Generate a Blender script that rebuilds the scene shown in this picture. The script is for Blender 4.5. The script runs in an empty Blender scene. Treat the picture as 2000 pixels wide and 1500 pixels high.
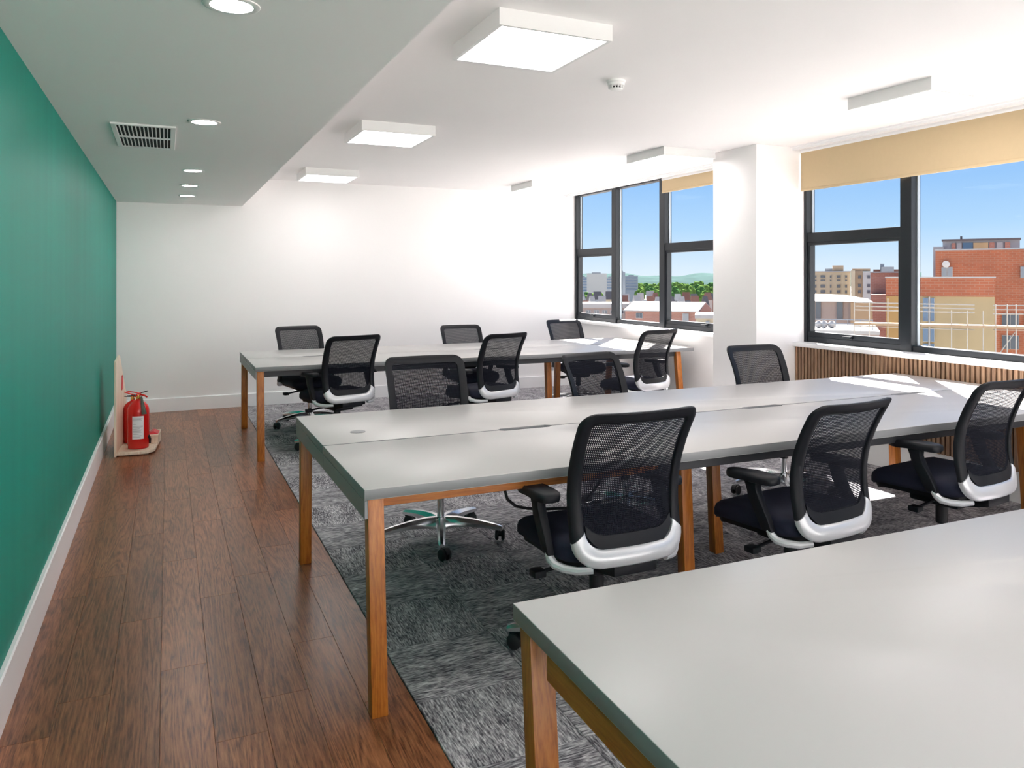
import bpy, bmesh, math, random
from mathutils import Vector, Matrix
random.seed(7)
R = math.radians
scene = bpy.context.scene
col = scene.collection

# ------------------------------------------------------------------ camera
F_PX, YAW, HY, CX, EYE = 1543.62, 0.4489, 544.64, 1071.17, 1.4232
cam_d = bpy.data.cameras.new('camera'); cam = bpy.data.objects.new('camera', cam_d); col.objects.link(cam)
cam_d.sensor_fit = 'HORIZONTAL'; cam_d.sensor_width = 36.0
cam_d.lens = F_PX * 36.0 / 2000.0
cam_d.shift_x = (1000.0 - CX) / 2000.0
cam_d.shift_y = (HY - 750.0) / 2000.0
cam_d.clip_start = 0.05; cam_d.clip_end = 6000
cam.location = (0, 0, EYE); cam.rotation_euler = (R(90), 0, -YAW)
scene.camera = cam

# ------------------------------------------------------------------ sky, sun, exposure
world = bpy.data.worlds.new('sky'); scene.world = world; world.use_nodes = True
wt = world.node_tree; wt.nodes.clear()
w_out = wt.nodes.new('ShaderNodeOutputWorld'); w_bg = wt.nodes.new('ShaderNodeBackground')
w_tc = wt.nodes.new('ShaderNodeTexCoord'); w_sep = wt.nodes.new('ShaderNodeSeparateXYZ'); w_rp = wt.nodes.new('ShaderNodeValToRGB')
w_n = wt.nodes.new('ShaderNodeTexNoise'); w_n.inputs['Scale'].default_value = 3.0; w_n.inputs['Detail'].default_value = 4
w_map = wt.nodes.new('ShaderNodeMapping'); w_map.inputs['Scale'].default_value = (1, 1, 5)
w_ma = wt.nodes.new('ShaderNodeMath'); w_ma.operation = 'MULTIPLY_ADD'; w_ma.inputs[1].default_value = 0.02
wt.links.new(w_tc.outputs['Generated'], w_sep.inputs[0])
wt.links.new(w_tc.outputs['Generated'], w_map.inputs[0]); wt.links.new(w_map.outputs[0], w_n.inputs['Vector'])
wt.links.new(w_n.outputs['Fac'], w_ma.inputs[0]); wt.links.new(w_sep.outputs['Z'], w_ma.inputs[2])
cr = w_rp.color_ramp
stops = [(0.0, (.80, .89, .97)), (0.02, (.72, .85, .97)), (.07, (.46, .70, .97)), (.15, (.27, .53, .94)), (.45, (.22, .45, .88)), (1.0, (.14, .33, .76))]
cr.elements[0].position = stops[0][0]; cr.elements[0].color = (*stops[0][1], 1)
cr.elements[1].position = stops[-1][0]; cr.elements[1].color = (*stops[-1][1], 1)
for p_, c_ in stops[1:-1]:
    e = cr.elements.new(p_); e.color = (*c_, 1)
wt.links.new(w_ma.outputs[0], w_rp.inputs[0]); wt.links.new(w_rp.outputs[0], w_bg.inputs['Color'])
w_bg.inputs['Strength'].default_value = 0.43
wt.links.new(w_bg.outputs[0], w_out.inputs[0])
sun_d = bpy.data.lights.new('sun', 'SUN'); sun = bpy.data.objects.new('sun', sun_d); col.objects.link(sun)
sun_d.energy = 20.0; sun_d.angle = R(0.6); sun_d.color = (1.0, .935, .90)
sun.rotation_euler = Vector((.56, .67, 1.0)).to_track_quat('Z', 'Y').to_euler()
sun.location = (30, 30, 40)
PANEL_L, DOWN_L = 4.6, 36.0         # radiance of the lamp diffusers
vs = scene.view_settings
vs.view_transform = 'Standard'; vs.look = 'None'; vs.gamma = 1.0; vs.use_curve_mapping = False
vs.exposure = 1.3
scene.display_settings.display_device = 'sRGB'
scene.cycles.max_bounces = 12; scene.cycles.diffuse_bounces = 8; scene.cycles.glossy_bounces = 4; scene.cycles.transparent_max_bounces = 16; scene.cycles.caustics_reflective = False; scene.cycles.caustics_refractive = False

# ------------------------------------------------------------------ helpers
C_, S_ = math.cos(YAW), math.sin(YAW)
def spot(px, py, d):
    """a point of the photograph at a depth along the optical axis, in metres"""
    r = (px - CX) / F_PX * d
    return Vector((d * S_ + r * C_, d * C_ - r * S_, EYE - (py - HY) / F_PX * d))

class MB:
    def __init__(s): s.v = []; s.f = []
    def add(s, vs_, fs):
        o = len(s.v); s.v += [tuple(p) for p in vs_]; s.f += [tuple(i + o for i in f) for f in fs]; return s
    def hexa(s, p):     # 0-3 bottom ccw, 4-7 top ccw
        return s.add(p, [(3, 2, 1, 0), (4, 5, 6, 7), (0, 1, 5, 4), (1, 2, 6, 5), (2, 3, 7, 6), (3, 0, 4, 7)])
    def box(s, x0, x1, y0, y1, z0, z1):
        return s.hexa([(x0, y0, z0), (x1, y0, z0), (x1, y1, z0), (x0, y1, z0), (x0, y0, z1), (x1, y0, z1), (x1, y1, z1), (x0, y1, z1)])
    def prism(s, poly, z0, z1):      # poly in xy, ccw
        n = len(poly); vs_ = [(x, y, z0) for x, y in poly] + [(x, y, z1) for x, y in poly]
        fs = [tuple(range(n - 1, -1, -1)), tuple(range(n, 2 * n))] + [(i, (i + 1) % n, n + (i + 1) % n, n + i) for i in range(n)]
        return s.add(vs_, fs)
    def loft(s, rings, closed=True, cap=True):
        n = len(rings[0]); vs_ = [p for r in rings for p in r]; fs = []
        m = n if closed else n - 1
        for k in range(len(rings) - 1):
            for i in range(m):
                j = (i + 1) % n
                fs.append((k * n + i, k * n + j, (k + 1) * n + j, (k + 1) * n + i))
        if cap and closed:
            fs.append(tuple(range(n - 1, -1, -1))); b = (len(rings) - 1) * n; fs.append(tuple(range(b, b + n)))
        return s.add(vs_, fs)
    def lathe(s, prof, n=24, c=(0, 0, 0), axis='z', cap=True):
        rings = []
        for r, z in prof:
            ring = []
            for i in range(n):
                a = 2 * math.pi * i / n; x, y = r * math.cos(a), r * math.sin(a)
                p = (x, y, z) if axis == 'z' else ((z, x, y) if axis == 'x' else (y, z, x))
                ring.append((p[0] + c[0], p[1] + c[1], p[2] + c[2]))
            rings.append(ring)
        return s.loft(rings, True, cap)
    def tube(s, pts, r, n=8):
        pts = [Vector(p) for p in pts]; rings = []; up = Vector((0, 0, 1))
        rr = r if isinstance(r, (list, tuple)) else [r] * len(pts)
        for i, p in enumerate(pts):
            t = (pts[min(i + 1, len(pts) - 1)] - pts[max(i - 1, 0)]).normalized()
            a = t.cross(up)
            if a.length < 1e-3: a = t.cross(Vector((1, 0, 0)))
            a.normalize(); b = t.cross(a).normalized()
            rings.append([tuple(p + rr[i] * (math.cos(2 * math.pi * k / n) * a + math.sin(2 * math.pi * k / n) * b)) for k in range(n)])
        return s.loft(rings)
    def move(s, M):
        s.v = [tuple(M @ Vector(p)) for p in s.v]; return s

def mesh(name, mb, mat, bevel=0, seg=2, smooth=False, angle=35):
    me = bpy.data.meshes.new(name); me.from_pydata(mb.v, [], mb.f)
    bm = bmesh.new(); bm.from_mesh(me)
    bmesh.ops.recalc_face_normals(bm, faces=bm.faces)
    if bevel:
        es = [e for e in bm.edges if e.is_manifold and e.calc_face_angle(0) > 0.3]
        bmesh.ops.bevel(bm, geom=es, offset=bevel, segments=seg, profile=.5, affect='EDGES', clamp_overlap=True)
    bm.to_mesh(me); bm.free()
    if smooth or bevel:
        for p in me.polygons: p.use_smooth = True
        me.set_sharp_from_angle(angle=R(angle))
    me.materials.append(mat); return me
def link(name, me, parent=None, loc=None, rot=None):
    o = bpy.data.objects.new(name, me); col.objects.link(o)
    if parent is not None: o.parent = parent
    if loc is not None: o.location = loc
    if rot is not None: o.rotation_euler = rot
    return o
def obj(name, mb, mat, parent=None, bevel=0, seg=2, smooth=False, loc=None, rot=None, angle=35):
    return link(name, mesh(name, mb, mat, bevel, seg, smooth, angle), parent, loc, rot)
def tag(o, label, cat, group=None):
    o['label'] = label; o['category'] = cat
    if group: o['group'] = group
    return o
def struct(o, label=None):
    o['kind'] = 'structure'
    if label: o['label'] = label
    return o
def thing(name, label, cat, loc=(0, 0, 0), rz=0, group=None):
    o = bpy.data.objects.new(name, None); col.objects.link(o); o.empty_display_size = .1
    o.location = loc; o.rotation_euler = (0, 0, rz); return tag(o, label, cat, group)
def copy_tree(o, parent=None):
    c = o.copy(); col.objects.link(c); c.parent = parent
    for ch in list(o.children): copy_tree(ch, c)
    return c

# ------------------------------------------------------------------ materials
def nodes_of(name):
    m = bpy.data.materials.new(name); m.use_nodes = True; t = m.node_tree
    return m, t, t.nodes['Principled BSDF']
def nn(t, kind, **kw):
    n = t.nodes.new(kind)
    for k, v in kw.items():
        if hasattr(n, k): setattr(n, k, v)
        else: n.inputs[k].default_value = v
    return n
def plain(name, c, rough=.5, metal=0, spec=.5, var=.06, scale=6.0, bump=0, bscale=200, stretch=(1, 1, 1)):
    """one colour with a faint procedural unevenness and optional fine relief"""
    m, t, b = nodes_of(name)
    tc = nn(t, 'ShaderNodeTexCoord'); mp = nn(t, 'ShaderNodeMapping'); mp.inputs['Scale'].default_value = stretch
    t.links.new(tc.outputs['Object'], mp.inputs[0])
    n = nn(t, 'ShaderNodeTexNoise', Scale=scale, Detail=4.0); t.links.new(mp.outputs[0], n.inputs['Vector'])
    mx = nn(t, 'ShaderNodeMix', data_type='RGBA')
    t.links.new(n.outputs['Fac'], mx.inputs['Factor'])
    mx.inputs['A'].default_value = (*[max(0, k * (1 - var)) for k in c], 1); mx.inputs['B'].default_value = (*[min(1, k * (1 + var)) for k in c], 1)
    t.links.new(mx.outputs['Result'], b.inputs['Base Color'])
    b.inputs['Roughness'].default_value = rough; b.inputs['Metallic'].default_value = metal; b.inputs['Specular IOR Level'].default_value = spec
    if bump:
        n2 = nn(t, 'ShaderNodeTexNoise', Scale=bscale, Detail=3.0); t.links.new(mp.outputs[0], n2.inputs['Vector'])
        bp = nn(t, 'ShaderNodeBump', Strength=bump, Distance=.002); t.links.new(n2.outputs['Fac'], bp.inputs['Height']); t.links.new(bp.outputs[0], b.inputs['Normal'])
    return m
def emit(name, c, s):
    m = bpy.data.materials.new(name); m.use_nodes = True; t = m.node_tree; t.nodes.clear()
    e = t.nodes.new('ShaderNodeEmission'); o = t.nodes.new('ShaderNodeOutputMaterial')
    e.inputs[0].default_value = (*c, 1); e.inputs[1].default_value = s; t.links.new(e.outputs[0], o.inputs[0]); return m
def wood(name, c1, c2, c3, rough, along='Y', gscale=1.0, var=.35, bump=.08, coat=0):
    """grain running along one local axis, shifted for every object"""
    m, t, b = nodes_of(name)
    tc = nn(t, 'ShaderNodeTexCoord'); oi = nn(t, 'ShaderNodeObjectInfo')
    mu = nn(t, 'ShaderNodeMath', operation='MULTIPLY'); mu.inputs[1].default_value = 37.0; t.links.new(oi.outputs['Random'], mu.inputs[0])
    ad = nn(t, 'ShaderNodeVectorMath', operation='ADD'); t.links.new(tc.outputs['Object'], ad.inputs[0]); t.links.new(mu.outputs[0], ad.inputs[1])
    mp = nn(t, 'ShaderNodeMapping'); lo = .9 * gscale; hi = 14.0 * gscale
    mp.inputs['Scale'].default_value = (lo, hi, hi) if along == 'X' else ((hi, lo, hi) if along == 'Y' else (hi, hi, lo))
    t.links.new(ad.outputs[0], mp.inputs[0])
    n1 = nn(t, 'ShaderNodeTexNoise', Scale=.55, Detail=2.0, Distortion=.6); t.links.new(mp.outputs[0], n1.inputs['Vector'])
    rg = nn(t, 'ShaderNodeMath', operation='MULTIPLY'); rg.inputs[1].default_value = 13.0; t.links.new(n1.outputs['Fac'], rg.inputs[0])
    fr = nn(t, 'ShaderNodeMath', operation='PINGPONG'); fr.inputs[1].default_value = .5; t.links.new(rg.outputs[0], fr.inputs[0])
    n2 = nn(t, 'ShaderNodeTexNoise', Scale=9.0, Detail=6.0, Roughness=.65); t.links.new(mp.outputs[0], n2.inputs['Vector'])
    sm = nn(t, 'ShaderNodeMath', operation='MULTIPLY_ADD'); sm.inputs[1].default_value = .55; t.links.new(fr.outputs[0], sm.inputs[0])
    m2 = nn(t, 'ShaderNodeMath', operation='MULTIPLY_ADD'); m2.inputs[1].default_value = 1.15; m2.inputs[2].default_value = -.22; t.links.new(n2.outputs['Fac'], m2.inputs[0]); t.links.new(m2.outputs[0], sm.inputs[2])
    rp = nn(t, 'ShaderNodeValToRGB'); e = rp.color_ramp
    e.elements[0].position = .25; e.elements[0].color = (*c1, 1); e.elements[1].position = .85; e.elements[1].color = (*c3, 1)
    k = e.elements.new(.52); k.color = (*c2, 1)
    t.links.new(sm.outputs[0], rp.inputs[0])
    # broad mottling and one shade of its own for every piece
    n3 = nn(t, 'ShaderNodeTexNoise', Scale=2.4, Detail=3.0); t.links.new(ad.outputs[0], n3.inputs['Vector'])
    hs = nn(t, 'ShaderNodeHueSaturation')
    v1 = nn(t, 'ShaderNodeMath', operation='MULTIPLY_ADD'); v1.inputs[1].default_value = var; v1.inputs[2].default_value = 1 - var * .75; t.links.new(oi.outputs['Random'], v1.inputs[0])
    v2 = nn(t, 'ShaderNodeMath', operation='MULTIPLY_ADD'); v2.inputs[1].default_value = var * 1.3; v2.inputs[2].default_value = -var * .4; t.links.new(n3.outputs['Fac'], v2.inputs[0])
    v3 = nn(t, 'ShaderNodeMath', operation='ADD'); t.links.new(v1.outputs[0], v3.inputs[0]); t.links.new(v2.outputs[0], v3.inputs[1])
    t.links.new(v3.outputs[0], hs.inputs['Value']); t.links.new(rp.outputs[0], hs.inputs['Color']); t.links.new(hs.outputs[0], b.inputs['Base Color'])
    b.inputs['Roughness'].default_value = rough
    bp = nn(t, 'ShaderNodeBump', Strength=bump, Distance=.001); t.links.new(sm.outputs[0], bp.inputs['Height']); t.links.new(bp.outputs[0], b.inputs['Normal'])
    if coat: b.inputs['Coat Weight'].default_value = coat; b.inputs['Coat Roughness'].default_value = .22
    return m
def carpet(name):
    m, t, b = nodes_of(name)
    tc = nn(t, 'ShaderNodeTexCoord'); oi = nn(t, 'ShaderNodeObjectInfo')
    mu = nn(t, 'ShaderNodeMath', operation='MULTIPLY'); mu.inputs[1].default_value = 53.0; t.links.new(oi.outputs['Random'], mu.inputs[0])
    ad = nn(t, 'ShaderNodeVectorMath', operation='ADD'); t.links.new(tc.outputs['Object'], ad.inputs[0]); t.links.new(mu.outputs[0], ad.inputs[1])
    mp = nn(t, 'ShaderNodeMapping'); mp.inputs['Scale'].default_value = (28, 170, 1); t.links.new(ad.outputs[0], mp.inputs[0])
    n1 = nn(t, 'ShaderNodeTexNoise', Scale=1.0, Detail=2.5, Roughness=.6); t.links.new(mp.outputs[0], n1.inputs['Vector'])
    mp2 = nn(t, 'ShaderNodeMapping'); mp2.inputs['Scale'].default_value = (4, 12, 1); t.links.new(ad.outputs[0], mp2.inputs[0])
    n2 = nn(t, 'ShaderNodeTexNoise', Scale=1.0, Detail=2.0); t.links.new(mp2.outputs[0], n2.inputs['Vector'])
    sm = nn(t, 'ShaderNodeMath', operation='MULTIPLY_ADD'); sm.inputs[1].default_value = .35; t.links.new(n2.outputs['Fac'], sm.inputs[0]); t.links.new(n1.outputs['Fac'], sm.inputs[2])
    rp = nn(t, 'ShaderNodeValToRGB'); e = rp.color_ramp
    e.elements[0].position = .50; e.elements[0].color = (.068, .065, .076, 1); e.elements[1].position = .90; e.elements[1].color = (.74, .72, .74, 1)
    k = e.elements.new(.68); k.color = (.30, .289, .308, 1)
    t.links.new(sm.outputs[0], rp.inputs[0]); t.links.new(rp.outputs[0], b.inputs['Base Color'])
    b.inputs['Roughness'].default_value = .95; b.inputs['Specular IOR Level'].default_value = .1
    bp = nn(t, 'ShaderNodeBump', Strength=.6, Distance=.004); t.links.new(n1.outputs['Fac'], bp.inputs['Height']); t.links.new(bp.outputs[0], b.inputs['Normal'])
    return m
def brick_mat(name, c1, c2, mortar, w=.5, h=.17):
    m, t, b = nodes_of(name)
    tc = nn(t, 'ShaderNodeTexCoord'); br = nn(t, 'ShaderNodeTexBrick'); br.inputs['Scale'].default_value = 1.0
    sp = nn(t, 'ShaderNodeSeparateXYZ'); cb = nn(t, 'ShaderNodeCombineXYZ'); a = nn(t, 'ShaderNodeMath', operation='ADD')
    t.links.new(tc.outputs['Object'], sp.inputs[0]); t.links.new(sp.outputs['X'], a.inputs[0]); t.links.new(sp.outputs['Y'], a.inputs[1])
    t.links.new(a.outputs[0], cb.inputs['X']); t.links.new(sp.outputs['Z'], cb.inputs['Y']); t.links.new(cb.outputs[0], br.inputs['Vector'])
    br.inputs['Color1'].default_value = (*c1, 1); br.inputs['Color2'].default_value = (*c2, 1); br.inputs['Mortar'].default_value = (*mortar, 1)
    br.inputs['Brick Width'].default_value = w; br.inputs['Row Height'].default_value = h; br.inputs['Mortar Size'].default_value = .02
    n = nn(t, 'ShaderNodeTexNoise', Scale=.6, Detail=5.0); t.links.new(tc.outputs['Object'], n.inputs['Vector'])
    hs = nn(t, 'ShaderNodeHueSaturation'); v = nn(t, 'ShaderNodeMath', operation='MULTIPLY_ADD'); v.inputs[1].default_value = .5; v.inputs[2].default_value = .75
    t.links.new(n.outputs['Fac'], v.inputs[0]); t.links.new(v.outputs[0], hs.inputs['Value']); t.links.new(br.outputs['Color'], hs.inputs['Color']); t.links.new(hs.outputs[0], b.inputs['Base Color'])
    b.inputs['Roughness'].default_value = .9
    return m
def glass_mat():
    m = bpy.data.materials.new('window_glass'); m.use_nodes = True; t = m.node_tree; t.nodes.clear()
    o = t.nodes.new('ShaderNodeOutputMaterial'); mx = t.nodes.new('ShaderNodeMixShader'); tr = t.nodes.new('ShaderNodeBsdfTransparent'); gl = t.nodes.new('ShaderNodeBsdfGlossy')
    lw = t.nodes.new('ShaderNodeLayerWeight'); pw = nn(t, 'ShaderNodeMath', operation='POWER'); pw.inputs[1].default_value = 5.0
    ma = nn(t, 'ShaderNodeMath', operation='MULTIPLY_ADD'); ma.inputs[1].default_value = .05; ma.inputs[2].default_value = .002
    tr.inputs[0].default_value = (.985, .99, .99, 1); gl.inputs['Roughness'].default_value = .02
    t.links.new(lw.outputs['Facing'], pw.inputs[0]); t.links.new(pw.outputs[0], ma.inputs[0]); t.links.new(ma.outputs[0], mx.inputs[0])
    t.links.new(tr.outputs[0], mx.inputs[1]); t.links.new(gl.outputs[0], mx.inputs[2]); t.links.new(mx.outputs[0], o.inputs[0]); return m

M = {}
M['white'] = plain('white_paint', (.91, .892, .887), .6, var=.015, scale=2, bump=.02, bscale=90)
M['ceil'] = plain('ceiling_paint', (.93, .905, .90), .8, var=.015, scale=2, bump=.02, bscale=90)
M['trim'] = plain('white_gloss_trim', (.91, .905, .91), .32, var=.01)
M['green'] = plain('green_wall_paint', (.001, .25, .185), .45, spec=.12, var=.16, scale=2.2, stretch=(1, 3.0, .12), bump=.015, bscale=70)
M['floor'] = wood('dark_walnut_plank', (.095, .030, .012), (.25, .090, .038), (.40, .165, .075), .30, 'Y', 1.45, .42, .10); M['floor'].node_tree.nodes['Principled BSDF'].inputs['Specular IOR Level'].default_value = .38
M['oak'] = wood('orange_oak', (.28, .080, .011), (.40, .126, .016), (.48, .178, .030), .38, 'Z', 1.6, .16, .06)
M['oakx'] = wood('orange_oak_rail', (.28, .080, .011), (.40, .126, .016), (.48, .178, .030), .38, 'X', 1.6, .16, .06)
M['oaky'] = wood('orange_oak_end_rail', (.28, .080, .011), (.40, .126, .016), (.48, .178, .030), .38, 'Y', 1.6, .16, .06)
M['slat'] = wood('brown_slat_wood', (.16, .085, .047), (.29, .17, .10), (.40, .25, .155), .55, 'Z', 1.2, .3, .08)
M['ply'] = wood('pale_plywood', (.66, .52, .38), (.76, .64, .50), (.83, .73, .60), .5, 'Z', .8, .1, .03)
M['carpet'] = carpet('carpet_pile')
M['desk'] = plain('grey_laminate', (.49, .48, .472), .34, var=.02, scale=3, spec=.5)
M['edge'] = plain('grey_laminate_shaded', (.215, .22, .23), .4, var=.02)  # laminate grey darkened, the desk sides' shade put into the colour
M['tray'] = plain('grey_tray', (.045, .045, .045), .6, spec=.2)
M['steel_dark'] = plain('dark_steel', (.035, .037, .042), .4, .3)
M['alu_dark'] = plain('anthracite_aluminium', (.012, .015, .019), .4, .1, spec=.3, var=.04)
M['gasket'] = plain('pale_gasket', (.30, .34, .37), .4, .2)
M['glass'] = glass_mat()
M['blind'] = plain('tan_blind_fabric', (.62, .475, .29), .85, var=.03, scale=30, bump=.15, bscale=900)
M['lampframe'] = plain('white_lamp_housing', (.80, .80, .79), .4, var=.01)
M['panel'] = emit('lit_diffuser', (1.0, .95, .94), PANEL_L)
M['down'] = emit('lit_downlight', (1.0, .955, .94), DOWN_L)
M['black'] = plain('black_plastic', (.009, .010, .013), .5, spec=.25, var=.08, bump=.06, bscale=600)
M['black_soft'] = plain('black_rubber', (.010, .010, .012), .6)
M['net'] = plain('black_net_yarn', (.008, .009, .014), .8, spec=.1)
M['navy'] = plain('navy_seat_fabric', (.006, .008, .026), .85, var=.2, scale=300, bump=.2, bscale=800)
M['silver'] = plain('silver_plastic', (.70, .71, .73), .32, .35, var=.02)
M['chrome'] = plain('polished_aluminium', (.74, .75, .77), .22, 1.0, var=.02)
M['red'] = plain('red_enamel', (.62, .012, .010), .18, var=.03)
M['redsign'] = plain('red_sign', (.62, .03, .04), .4)
M['brass'] = plain('brass', (.75, .50, .14), .25, .9)
M['paper'] = plain('white_paper', (.82, .83, .86), .6, var=.02)
M['ink'] = plain('grey_ink', (.30, .31, .36), .7)
M['dark'] = plain('dark_void', (.012, .012, .013), .8)
M['hose'] = plain('olive_hose', (.05, .055, .035), .5)

# ------------------------------------------------------------------ the room
XL, YF, YB = -.4846, 9.4246, -1.6
ZS, ZC, XS, XC = 2.232, 2.5475, .746, .752
XW = 4.86            # face of the window wall below the sill
XG = 4.94            # inner face of the window frames
XO = 5.03            # outer face of the wall

floor = struct(obj('floor', MB().box(XL - .2, XO, YB - .2, YF + .2, -.25, -.007), M['dark']))
# planks along the green wall
PW, PL = (XC - .004 - XL) / 8, 1.22
plank_me = {}
for i in range(8):
    y = YB - random.random() * PL
    while y < YF:
        y0, y1 = max(y, YB), min(y + PL, YF); y += PL
        if y1 - y0 < .05: continue
        key = round(y1 - y0, 3)
        if key not in plank_me:
            plank_me[key] = mesh('plank', MB().box(-PW / 2 + .0004, PW / 2 - .0004, -(y1 - y0) / 2 + .0004, (y1 - y0) / 2 - .0004, -.012, 0), M['floor'], .0007, 1)
        link('plank', plank_me[key], floor, (XL + (i + .5) * PW, (y0 + y1) / 2, 0))
# carpet tiles, quarter turned
T = .415; tile_me = {}
nx = math.ceil((XW - XC) / T)
for i in range(nx):
    for j in range(-10, 17):
        x0, x1 = XC + i * T, min(XC + (i + 1) * T, XW); y0 = 2.575 + j * T; y1 = min(y0 + T, YF); y0 = max(y0, YB)
        if y1 - y0 < .03 or x1 - x0 < .03: continue
        turn = (i + j) % 2
        sx, sy = x1 - x0 - .001, y1 - y0 - .001
        if turn: sx, sy = sy, sx
        key = (round(sx, 3), round(sy, 3))
        if key not in tile_me:
            tile_me[key] = mesh('carpet_tile', MB().box(-sx / 2, sx / 2, -sy / 2, sy / 2, -.012, .002), M['carpet'], .0015, 1)
        link('carpet_tile', tile_me[key], floor, ((x0 + x1) / 2, (y0 + y1) / 2, 0), (0, 0, R(90) * turn))

struct(obj('wall_left', MB().box(XL - .15, XL, YB - .1, YF + .1, 0, ZC), M['green']))
struct(obj('wall_far', MB().box(XL, XO, YF, YF + .15, 0, ZC + .1), M['white']))
BX0, BX1, BZ0, BZ1 = -.30, 4.75, .10, 2.20      # unseen glazing added behind the viewer for fill daylight
wb_ = MB().box(XL, XO, YB - .15, YB, 0, BZ0); wb_.box(XL, XO, YB - .15, YB, BZ1, ZC + .1); wb_.box(XL, BX0, YB - .15, YB, BZ0, BZ1); wb_.box(BX1, XO, YB - .15, YB, BZ0, BZ1)
struct(obj('wall_back', wb_, M['white']))
ceiling = struct(obj('ceiling', MB().box(XL - .15, XO, YB, YF, ZC, ZC + .15), M['ceil']))
obj('soffit', MB().box(XL, XS, YB, YF, ZS, ZC), M['ceil'], ceiling)

def skirt(name, p0, p1, n, h, th=.018):
    """skirting board with an eased top edge; n points into the room"""
    p0, p1, n = Vector(p0), Vector(p1), Vector(n)
    prof = [(0, 0), (th, 0), (th, h - .006), (th - .005, h), (0, h)]
    rings = [[tuple(p + n * a + Vector((0, 0, b))) for a, b in prof] for p in (p0, p1)]
    return struct(obj(name, MB().loft(rings), M['trim']))
skirt('baseboard_left', (XL, YB, 0), (XL, YF, 0), (1, 0, 0), .168)
skirt('baseboard_far', (XL + .018, YF, 0), (XW - .018, YF, 0), (0, -1, 0), .145)
skirt('baseboard_right', (XW, 5.75, 0), (XW, YF, 0), (-1, 0, 0), .145)

# window wall: low wall, sill, column, piers
ZSILL = .885; ZTOP = 2.545
NEAR0, NEAR1 = 1.95, 5.17
FAR0, FAR1 = 5.75, YF
BACK0, BACK1 = YB, 1.35
struct(obj('wall_right', MB().box(XW, XO, YB, YF, 0, ZSILL - .035), M['white']))
struct(obj('wall_pier', MB().box(XW, XO, BACK1, NEAR0, ZSILL - .035, ZC), M['white']))
struct(obj('wall_column', MB().box(4.41, XO, NEAR1, FAR0, 0, ZC), M['white'], None, .004, 2))
struct(obj('wall_head', MB().box(XG - .005, XO, YB, YF, ZTOP, ZC), M['white']))
struct(obj('trim_1', MB().box(4.80, XO, NEAR0, NEAR1, ZSILL - .035, ZSILL), M['trim'], None, .004), 'white window sill above the slatted panel')
struct(obj('trim_2', MB().box(4.80, XO, FAR0, FAR1, ZSILL - .035, ZSILL), M['trim'], None, .004), 'white window sill beside the far desk bench')
struct(obj('trim_3', MB().box(4.80, XO, BACK0, BACK1, ZSILL - .035, ZSILL), M['trim'], None, .004), 'white window sill behind the viewer')
for k, (a, b) in enumerate(((NEAR0, NEAR1), (FAR0, FAR1), (BACK0, BACK1))):
    t_ = MB().box(4.775, 4.80, a, b, ZC - .012, ZC); t_.box(4.80, 4.835, a, b, ZC - .030, ZC)
    struct(obj('trim_%d' % (k + 4), t_, M['trim']), 'stepped white pelmet strip along the ceiling')

def window(name, y0, y1, bays, label):
    """bays: list of (y_from, y_to, kind); kind 'split' has a transom and an opening lower light"""
    w = bpy.data.objects.new(name, None); col.objects.link(w); w.location = (XG, (y0 + y1) / 2, ZSILL); struct(w, label)
    L = w.location
    def part(nm, mb, mat, parent=w, bevel=.002):
        mb.move(Matrix.Translation(-L)) if parent is w else mb.move(Matrix.Translation(-L))
        return obj(nm, mb, mat, parent, bevel, 1)
    D = .085
    part('frame_head', MB().box(XG, XG + D, y0, y1, ZTOP - .022, ZTOP), M['alu_dark'])
    part('frame_sill', MB().box(XG, XG + D, y0, y1, ZSILL, ZSILL + .045), M['alu_dark'])
    edges = sorted({round(b[0], 3) for b in bays} | {round(b[1], 3) for b in bays})
    for e in edges:
        hw = .05
        a, b = e - hw, e + hw
        if abs(e - y0) < .01: a, b = y0, y0 + .055
        if abs(e - y1) < .01: a, b = y1 - (.03 if y1 < FAR0 else .055), y1
        part('mullion', MB().box(XG - .012, XG + D, a, b, ZSILL, ZTOP), M['alu_dark'])
        if abs(e - y0) > .01:
            part('gasket', MB().box(XG + .046, XG + .066, a - .010, a, ZSILL + .045, ZTOP - .022), M['gasket'], w, 0)
    for (a, b, kind) in bays:
        a2 = a + (.055 if abs(a - y0) < .01 else .05); b2 = b - ((.03 if y1 < FAR0 else .055) if abs(b - y1) < .01 else .05)
        if kind == 'split':
            part('transom', MB().box(XG - .004, XG + D, a2, b2, 1.735, 1.815), M['alu_dark'])
            part('pane', MB().box(XG + .05, XG + .062, a2, b2, 1.815, ZTOP - .022), M['glass'], w, 0)
            sash = MB(); s0, s1, q = ZSILL + .045, 1.735, .042
            sash.box(XG + .004, XG + .06, a2, b2, s0, s0 + q); sash.box(XG + .004, XG + .06, a2, b2, s1 - q * .6, s1)
            sash.box(XG + .004, XG + .06, a2, a2 + q * .7, s0 + q, s1 - q * .6); sash.box(XG + .004, XG + .06, b2 - q * .7, b2, s0 + q, s1 - q * .6)
            so = part('sash', sash, M['alu_dark'])
            hd = MB(); m_ = (a2 + b2) / 2; zz = s0 + q * .5
            hd.box(XG - .012, XG + .004, m_ - .018, m_ + .018, zz - .012, zz + .012); hd.box(XG - .028, XG - .012, m_ - .016, m_ + .07, zz - .008, zz + .008)
            part('handle', hd, M['alu_dark'], so)
            part('pane', MB().box(XG + .03, XG + .042, a2 + .03, b2 - .03, s0 + q, s1 - q * .6), M['glass'], w, 0)
        else:
            part('pane', MB().box(XG + .05, XG + .062, a2, b2, ZSILL + .045, ZTOP - .022), M['glass'], w, 0)
    return w
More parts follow.
